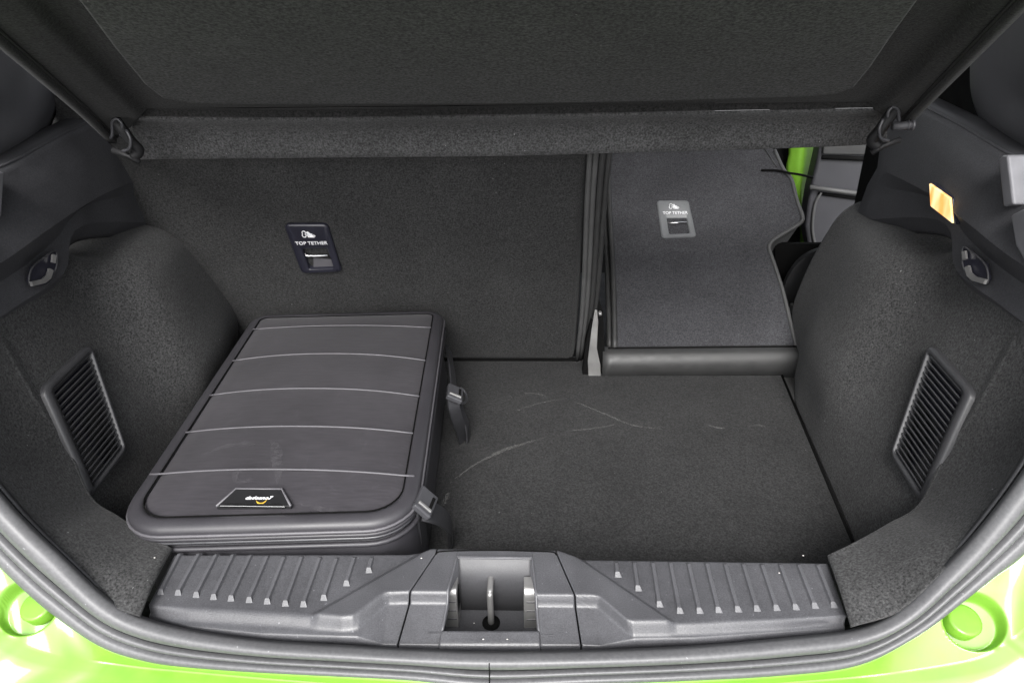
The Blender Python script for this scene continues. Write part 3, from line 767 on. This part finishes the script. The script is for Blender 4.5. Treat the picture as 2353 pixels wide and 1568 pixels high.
# ---- cabin seen through the gap on the right
cushion = prism('rear_cushion', [Vector((.13, 1.26, -.10)), Vector((.70, 1.26, -.10)), Vector((.70, 1.80, -.06)), Vector((.13, 1.80, -.06))], (0, 0, 1), .12, M['black'], car, .01)
YD = 1.75
def cab(x, y, yy=YD): return U(x, y, y=yy)
door = prism('rear_door_card', [cab(x, y) for x, y in ((1890, 300), (2130, 300), (2130, 620), (1890, 620), (1872, 594), (1856, 560), (1850, 520), (1856, 470), (1862, 436), (1880, 360))], (0, -1, 0), .05, M['doorp'], car, .008)
tag(door, 'grey door card of the open rear door')
tube('armrest_trim', [cab(1860, 430, YD-.012), cab(2030, 452, YD-.012)], .006, M['edge'], door, n=8)
tube('armrest_gap', [cab(1880, 444, YD-.003), cab(2030, 464, YD-.003)], .0045, M['gap'], door, n=6)
tube('armrest_gap', [cab(1888, 361, YD-.004), cab(2080, 369, YD-.004)], .006, M['gap'], door, n=6)
pc = [cab(x, y, YD-.004) for x, y in ((1886, 442), (1872, 470), (1866, 520), (1872, 560), (1886, 592))]
tube('pocket_edge', spline([tuple(p) for p in pc], 4), .004, M['edge'], door, n=6)
prism('door_cap', [cab(x, y, YD-.004) for x, y in ((1892, 300), (2100, 300), (2100, 358), (1888, 354))], (0, -1, 0), .01, M['edge2'], door, .004, .006)
# painted door sill, between the seat and the door card
yg = YD+.10
gr = [[(1790, 280), (1812, 341), (1806, 390), (1818, 450), (1838, 520), (1838, 590), (1850, 640)], [(1845, 280), (1842, 341), (1838, 390), (1836, 450), (1846, 520), (1852, 590), (1870, 640)], [(1862, 280), (1860, 341), (1855, 400), (1848, 450), (1850, 520), (1864, 590), (1885, 640)], [(1880, 280), (1876, 341), (1866, 400), (1856, 450), (1854, 520), (1874, 590), (1895, 640)]]
dy = (0, -.02, .0, .02)
surf('door_sill', [[U(x, y, y=yg+d) for x, y in r] for r, d in zip(gr, dy)], M['paint'], car, 4, 4, .004)
prism('door_seal', [cab(x, y, yg+.03) for x, y in ((1770, 250), (1920, 250), (1920, 660), (1770, 660))], (0, -1, 0), .01, M['gap'], car)
tube('door_paint_edge', [cab(1889, 335, YD+.01), cab(1866, 436, YD+.01)], .0035, M['paint'], car, n=6)
# black belt and buckle bits beside the arch
bt = [U(x, y, y=1.32) for x, y in ((1900, 596), (1862, 612), (1835, 650), (1826, 700), (1836, 770))]
ribbon('seat_belt', spline([tuple(p) for p in bt], 5), .06, .012, M['black'], car, up=Vector((0, -1, 0)))
c = U(1824, 708, y=1.27); lk = box('seat_latch', c, (.014, .02, .018), M['metal'], car, .003)
prism('arch_gap', [U(x, y, y=1.40) for x, y in ((1780, 560), (1960, 560), (1960, 900), (1780, 900))], (0, -1, 0), .01, M['gap'], car)

# ---- parcel shelf, hinged up
shelf = empty('parcel_shelf', (0, 1.0, .49), 'black felt parcel shelf raised overhead, seen from beneath above the seat backs', 'parcel shelf')
ex_ = lambda t: None
Y0, Y1 = 1.0, .985
nC = 25
bot = [(310, 362), (700, 358), (1127, 354), (1500, 345), (1800, 336), (2036, 326)]
midl = [(308, 346), (700, 343), (1127, 338), (1500, 329), (1800, 321), (2036, 312)]
tp1 = [(306, 300), (700, 300), (1127, 295), (1500, 288), (1800, 282), (2036, 276)]
tp15 = [(304, 280), (700, 282), (1127, 276), (1500, 270), (1800, 264), (2036, 259)]
tp2 = [(303, 268), (700, 270), (1127, 264), (1500, 258), (1800, 252), (2036, 248)]
Rw = [[tuple(U(x, y, y=yy)) for x, y in r] for r, yy in ((bot, 1.006), (bot, .998), (midl, .996), (tp1, .988), (tp15, .972), (tp2, .944))]
hem = [spline(r, 8) for r in Rw]
# underside plane through the top of the hem
p1, p2, p3 = U(306, 264, y=.942), U(2036, 246, y=.942), None
rise = .50
xd = (p2-p1).normalized(); yd = Vector((0, -1, rise)).normalized(); qn = xd.cross(yd).normalized()
if qn.z > 0: qn = -qn         # pointing down, into the boot
def QP(x, y, h=0): return UP(x, y, p1+qn*h, qn)
vs, fs = grid([[Vector(p)-qn*.0005 for p in hem[-1]], [Vector(p)+yd*.006-qn*.008 for p in hem[-1]], [Vector(p)+yd*.014-qn*.008 for p in hem[-1]]])
mesh('hem_return', vs, fs, M['shelf'], shelf)
vs, fs = grid(hem)
hm = mesh('hem', vs, fs, M['hem'], shelf); mod(hm, 'SOLIDIFY', thickness=.003)
tube('hem_seam', [Vector(p)+Vector((0, -.0016, 0)) for p in hem[2][1:-1]], .0008, M['trim'], shelf, n=5)
# underside: columns edge | flange line | flange line | edge
LE = [(268, 318), (200, 250), (100, 160), (0, 72), (-150, -60), (-400, -290)]
LF = [(322, 262), (300, 240), (200, 140), (110, 50), (0, -60), (-200, -260)]
RF = [(2010, 246), (2046, 222), (2140, 128), (2225, 38), (2330, -80), (2520, -290)]
RE = [(2070, 276), (2130, 212), (2215, 122), (2330, 0), (2470, -140), (2720, -400)]
rows = []
for le, lf, rf, re in zip(LE, LF, RF, RE):
    a_, b_2, c_2, d_2 = QP(*le, .010), QP(*lf), QP(*rf), QP(*re, .010)
    row = [a_+qn*.008+Vector((0, 0, 0)), a_, a_.lerp(b_2, .5)+qn*.004, b_2+qn*.004, b_2.lerp(c_2, .01)-qn*.006]
    row += [b_2.lerp(c_2, t)-qn*.006 for t in (.1, .3, .5, .7, .9)]
    row += [b_2.lerp(c_2, .99)-qn*.006, c_2+qn*.004, c_2.lerp(d_2, .5)+qn*.004, d_2, d_2+qn*.008]
    rows.append(row)
us = surf('underside', rows, M['shelf'], shelf, 4, 5, .010, fu=lin)
us.modifiers[0].offset = 1 if us.data.polygons[60].normal.dot(qn) < 0 else -1
tube('edge_binding', [QP(*le, .012) for le in LE], .0014, M['edge2'], shelf, n=6)
tube('edge_binding', [QP(*re, .012) for re in RE], .0014, M['edge2'], shelf, n=6)
ins = [(-60, -260), (60, -150), (190, 0), (262, 98), (330, 182), (370, 214), (430, 226), (560, 229), (1127, 228), (1500, 222), (1860, 211), (1925, 204), (1965, 188), (2000, 145), (2050, 70), (2100, 0), (2210, -150), (2290, -260)]
insp = [QP(x, y, .022) for x, y in ins]
ip = prism('inset_panel', insp, qn, .020, M['shelf_in'], shelf, .004, .006)
tube('inset_shade', [Vector(p)-qn*.010 for p in insp], .006, M['gap'], shelf, n=6)  # black tube put in as shade in the recess round the inset
# hinge clips at both corners and the peg
def clip(px, py, s):
    c = U(px, py, y=.925)
    def w(a, b, d=0): return c+Vector((a*s, d, b))
    k = sweep('hinge_clip', spline([tuple(w(.004, -.026)), tuple(w(.014, -.018)), tuple(w(.010, -.004, -.006)), tuple(w(.004, .012, -.008)), tuple(w(-.004, .022, -.004))], 4), circ(.0075, 8), M['black'], shelf)
    tube('clip_loop', spline([tuple(w(-.016, .0, -.006)), tuple(w(-.010, .006, -.010)), tuple(w(-.004, .022, -.012)), tuple(w(.004, .026, -.012)), tuple(w(.008, .018, -.012)), tuple(w(.002, .004, -.012))], 4), .0021, M['buckle'], k, n=7)
    tube('clip_loop', spline([tuple(w(.012, .012, -.012)), tuple(w(.015, .0, -.014)), tuple(w(.010, -.012, -.014)), tuple(w(-.002, -.016, -.012))], 4), .0021, M['buckle'], k, n=7)
    tube('clip_loop', [w(-.020, -.016, -.004), w(.0, -.024, -.004), w(.012, -.034, -.002)], .004, M['black'], k, n=7)
clip(287, 315, 1); clip(2036, 290, -1)
a_ = U(2050, 291, y=.905); b_3 = U(2096, 287, y=.905)
pg = tube('hinge_peg', [a_, b_3], .0052, M['trim'], shelf, n=12)
tube('peg_collar', [a_.lerp(b_3, .93), a_.lerp(b_3, 1.02)], .0072, M['buckle'], pg, n=12); tube('peg_collar', [a_.lerp(b_3, .72), a_.lerp(b_3, .78)], .0066, M['buckle'], pg, n=12)

# ---- suitcase
cc = Vector((-.2815, .842, 0)); ang = math.atan2(.029, .546)
ca, sa = math.cos(ang), math.sin(ang)
def C2(a, b, z): return Vector((cc.x+a*ca-b*sa, cc.y+a*sa+b*ca, z))
case = empty('suitcase', tuple(cc), 'charcoal soft suitcase with five raised ribs lying flat on the left of the boot floor', 'suitcase')
HW, HL = .1755, .274
def ringz(ins, z, r=.058, rf=.034, n=8): return [C2(a, b, z(a, b) if callable(z) else z) for a, b in rrect(HW-ins, HL-ins, max(.004, r-ins), n, max(.004, rf-ins))]
def loft(name, L, mat, cap_top=False, cap_bot=False, par=None):
    st = [ringz(*l) for l in L]; vs, fs = grid(st, closed_u=True); m_ = len(st[0])
    if cap_top: fs.append(tuple(len(vs)-m_+i for i in range(m_)))
    if cap_bot: fs.append(tuple(range(m_)))
    return mesh(name, vs, fs, mat, par or case)
loft('body', [(.012, .006), (.004, .012), (.001, .03), (.005, .07), (.002, .105), (.003, .122), (.006, .128)], M['case_body'], cap_bot=True)
loft('zip_tape', [(.008, .124), (.009, .128), (.006, .134), (.009, .140), (.009, .146)], M['zip'])
tube('zip_teeth', ringz(.0035, .1335), .0020, M['buckle'], case, True, 6)
tube('lower_piping', ringz(.001, .126), .0032, M['case_rim'], case, True, 8)
tube('middle_piping', ringz(.002, .1405), .0028, M['case_rim'], case, True, 8)
def dome(a, b):
    q = max(0, 1-(abs(a)/(HW-.02))**2.2)*max(0, 1-(abs(b)/(HL-.02))**6)
    k = sst(-.17, -.27, b)
    return .1605+.007*q-.003*k
loft('lid_rim', [(.005, .143), (.0015, .1455), (.000, .149), (.0005, .153), (.003, .1565), (.007, .1585), (.010, .1595), (.014, .1603), (.0175, .1600), (.020, .157)], M['case_rim'])
tube('rim_piping', ringz(-.0002, .1475), .0020, M['case_rib'], case, True, 8)
tube('rim_groove', ringz(.0195, .1594, .060, .032), .0010, M['gap'], case, True, 8)
# domed lid panel
st = []
for k in range(15):
    t = k/14.; ins = .020+t*(HW-.023)
    hwk, hlk = HW-ins, (HL-.029)*(1-t)+.10*t if False else HL-.020-(HL-.020-.004)*t
    rr_ = rrect(max(.003, hwk), max(.003, hlk), max(.002, (.040)*(1-t)), 8, max(.002, .012*(1-t)))
    st.append([C2(a, b, dome(a, b)-(.003 if k == 0 else 0)) for a, b in rr_])
vs, fs = grid(st, closed_u=True); fs.append(tuple(len(vs)-len(st[0])+i for i in range(len(st[0]))))
lidp = mesh('lid_panel', vs, fs, M['nylon'], case)
def bof(px, py, z=.166):
    p = U(px, py, z=z)-cc; return p.x*ca+p.y*sa, -p.x*sa+p.y*ca
for ym, (xl_, yl_), (xr_, yr_) in ((748, (610, 753), (990, 750)), (814, (548, 826), (955, 826)), (893, (487, 905), (935, 908)), (979, (428, 990), (910, 993)), (1075, (335, 1086), (912, 1090))):
    zz = .167
    am, bm = bof(720, ym, zz); al, bL = bof(xl_, yl_, .163); ar, bR = bof(xr_, yr_, .163)
    last = ym == 1075
    lim = HW-(.008 if last else .019); bL -= 0; al, ar = -lim, lim
    P = []
    for t in np.linspace(-1, 1, 25):
        a = al+(ar-al)*(t+1)/2; base = bL+(bR-bL)*(t+1)/2; b = base+(bm-(bL+bR)/2)*(1-abs(t)**2.4)
        P.append(C2(a, b, max(dome(a, b), .1595)+.0006))
    tube('rib', P, .0013 if not last else .0017, M['case_rib'], lidp, n=6, ry=.0012)
m, nt, b = nodes('hand_smudge'); b.inputs['Base Color'].default_value = (.16, .155, .165, 1); b.inputs['Roughness'].default_value = .7
nt.links.new(rng(nt, noise(nt, 130, 4, .7), .38, .75, 0, .24), b.inputs['Alpha']); M['smudge'] = m
def smear(pts, w):
    P = [C2(*bof(x, y), 0) for x, y in pts]; P = [Vector(p) for p in spline([tuple(p) for p in P], 6)]; A1 = []; A2 = []; A3 = []
    for i, p in enumerate(P):
        t = (P[min(i+1, len(P)-1)]-P[max(i-1, 0)]).normalized(); n = Vector((-t.y, t.x, 0)); k = w*math.sin(math.pi*(i+.6)/(len(P)+.2))
        for L, sg in ((A1, -.5), (A2, 0), (A3, .5)):
            q = p+n*k*sg; d = q-cc; a_, b_ = d.x*ca+d.y*sa, -d.x*sa+d.y*ca; L.append(C2(a_, b_, dome(a_, b_)+.0009))
    mesh('smudge', *grid([A1, A2, A3]), M['smudge'], lidp, recalc=False)
smear([(575, 1088), (548, 1084), (540, 1095), (550, 1105), (572, 1106)], .008)
smear([(625, 1020), (632, 1050), (640, 1080), (636, 1110)], .012)
smear([(610, 1010), (640, 1030), (648, 1060)], .008)
smear([(820, 1010), (840, 990), (865, 985)], .006)
smear([(470, 1040), (540, 1020), (600, 1025)], .010)
smear([(690, 1150), (760, 1162), (850, 1165)], .008)
# badge in a bevelled recess
bc = [U(x, y, z=.1635) for x, y in ((497, 1164), (542, 1123), (648, 1124), (668, 1163))]
bn = Vector((0, -.05, 1))
bd_ = prism('badge', bc, bn, .004, M['black'], case, .001, .0012)
tube('badge_rim', [bc[0]+Vector((0, 0, .001)), bc[1]+Vector((0, 0, .001)), bc[2]+Vector((0, 0, .001)), bc[3]+Vector((0, 0, .001))], .0016, M['case_rib'], bd_, n=6)
g_ = [U(x, y, z=.1648) for x, y in ((505, 1163), (520, 1157), (640, 1158), (655, 1165))]
prism('chrome_strip', g_, bn, .001, M['bright'], bd_, .0003, .0014)
tw, w_ = text('dadoeno7', .0078, M['white'], bd_, U(592, 1146, z=.1650), (1, 0, 0), (0, 1, 0), shear=.3)
cr_ = [U(x, y, z=.1652) for x, y in ((588, 1148), (592, 1153), (600, 1155), (609, 1151), (616, 1143))]
P = spline([tuple(p) for p in cr_], 4); L1 = []; L2 = []
for i, p in enumerate(P):
    k = .0014*math.sin(math.pi*(i+.6)/(len(P)+.2)); L1.append(Vector(p)+Vector((0, k, 0))); L2.append(Vector(p)-Vector((0, k*1.3, 0)))
vs, fs = grid([L1, L2]); o = mesh('yellow_swoosh', vs, fs, M['yellow'], bd_); mod(o, 'SOLIDIFY', thickness=.0004)
# zip pull on the left, corner tabs
p = C2(-HW-.004, .095, .115); zp = box('zip_pull', p, (.008, .016, .006), M['buckle'], case, .002)
tube('pull_ring', [p+Vector((-.006*math.cos(a)-.004, .007*math.sin(a), .003)) for a in np.linspace(0, 2*math.pi, 13)[:-1]], .0014, M['metal'], case, True, 6)
# side compression straps with buckles on the right flank
def buckle(px, py, z, wv, rot, dirv):
    p = U(px, py, z=z); Rm = Matrix.Rotation(rot[0], 3, 'Z') @ Matrix.Rotation(rot[1], 3, 'Y')
    b = box('buckle', p, (.026, .036, .009), M['buckle'], case, .002, Rm)
    box('buckle_bar', p+Rm @ Vector((0, -.010, .005)), (.020, .004, .003), M['metal'], b, .001, Rm)
    box('buckle_bar', p+Rm @ Vector((.007, .002, .005)), (.004, .018, .002), M['gap'], b, .0005, Rm)
    return b
def P3(px, py, z): return tuple(U(px, py, z=z))
buckle(1044, 904, .120, 1, (.05, .5), None)
ribbon('strap', spline([P3(1030, 800, .10), P3(1038, 850, .105), P3(1042, 890, .10)], 5), .018, .003, M['webbing'], case, up=Vector((1, -.3, .5)))
ribbon('strap', spline([P3(1040, 915, .115), P3(1044, 940, .10), P3(1052, 968, .07), P3(1062, 995, .03), P3(1064, 1012, .008)], 5), .020, .003, M['webbing'], case, up=Vector((.6, -.6, .6)))
ribbon('strap', spline([P3(1052, 915, .090), P3(1060, 945, .07), P3(1072, 975, .045), P3(1075, 1010, .008)], 5), .017, .003, M['webbing'], case, up=Vector((1, -.2, .2)))
tube('buckle_loop', spline([P3(1058, 890, .09), P3(1068, 900, .082), P3(1072, 915, .078), P3(1066, 925, .082), P3(1052, 922, .088)], 4), .0018, M['buckle'], case, n=6)
buckle(976, 1154, .145, 1, (-.15, .8), None)
ribbon('strap', spline([P3(972, 1172, .135), P3(988, 1176, .13), P3(1010, 1184, .11), P3(1032, 1204, .075), P3(1037, 1228, .03), P3(1030, 1252, .004)], 6), .026, .0028, M['webbing'], case, up=Vector((.5, -.5, .9)))
ribbon('strap', spline([P3(964, 1165, .135), P3(967, 1190, .12), P3(971, 1220, .09), P3(974, 1256, .05)], 5), .016, .003, M['webbing'], case, up=Vector((1, -.3, .2)))

# ---- the rest of the car body that closes the bay (roof, hatch, sides, seat tops)
def slab(name, pts, mat, d=.01): return prism(name, [Vector(p) for p in pts], (Vector(pts[1])-Vector(pts[0])).cross(Vector(pts[2])-Vector(pts[0])), d, mat, car)
slab('roof_lining', [(-.62, .95, 1.0), (.62, .95, 1.0), (.62, 3.0, 1.05), (-.62, 3.0, 1.05)], M['tailgate'])
slab('tailgate', [(-.60, .93, 1.02), (.60, .93, 1.02), (.56, .15, 1.38), (-.56, .15, 1.38)], M['tailgate'])
for s in (-1, 1):
    slab('body_side', [(s*.76, .66, -.3), (s*.76, 1.45 if s > 0 else 3.0, -.3), (s*.72, 1.45 if s > 0 else 3.0, 1.0), (s*.70, .75, 1.0)], M['gap'])
slab('under_floor', [(-.8, .46, -.05), (.8, .46, -.05), (.8, 3.0, -.3), (-.8, 3.0, -.3)], M['gap'])
slab('front_bulkhead', [(-.8, 3.0, -.3), (.8, 3.0, -.3), (.8, 3.0, .6), (-.8, 3.0, .6)], M['tailgate'])
# the ground outside, which throws light up under the shelf
gd = mesh('ground', [(-60, -60, -.62), (60, -60, -.62), (60, 60, -.62), (-60, 60, -.62)], [(0, 1, 2, 3)], plastic('pale_paving', (.10, .10, .10), .85, 60, .3), smooth=False)
tag(gd, kind='structure')
# flecks of grit on carpet lip and sill
def grit(px, py, z, r=.0008):
    p = U(px, py, z=z); bm = bmesh.new(); bmesh.ops.create_icosphere(bm, subdivisions=1, radius=r, matrix=Matrix.Translation(p) @ Matrix.Diagonal((1.4, .8, .6, 1)))
    bm.to_mesh(me_g := bpy.data.meshes.new('grit_fleck')); bm.free(); return link('grit_fleck', me_g, M['grit'], car)
for px, py, z in ((342, 1317, .143), (355, 1280, .142), (968, 1281, .131), (1089, 1430, ZP+.001), (1110, 1467, .111), (1165, 1467, .111), (1974, 1344, .143), (294, 1396, .14), (302, 1402, .14), (1845, 1275, .131), (1790, 1315, .131)):
    grit(px, py, z)
print('objects', len(bpy.data.objects), 'tris', sum(len(o.data.polygons) for o in bpy.data.objects if o.type == 'MESH'))
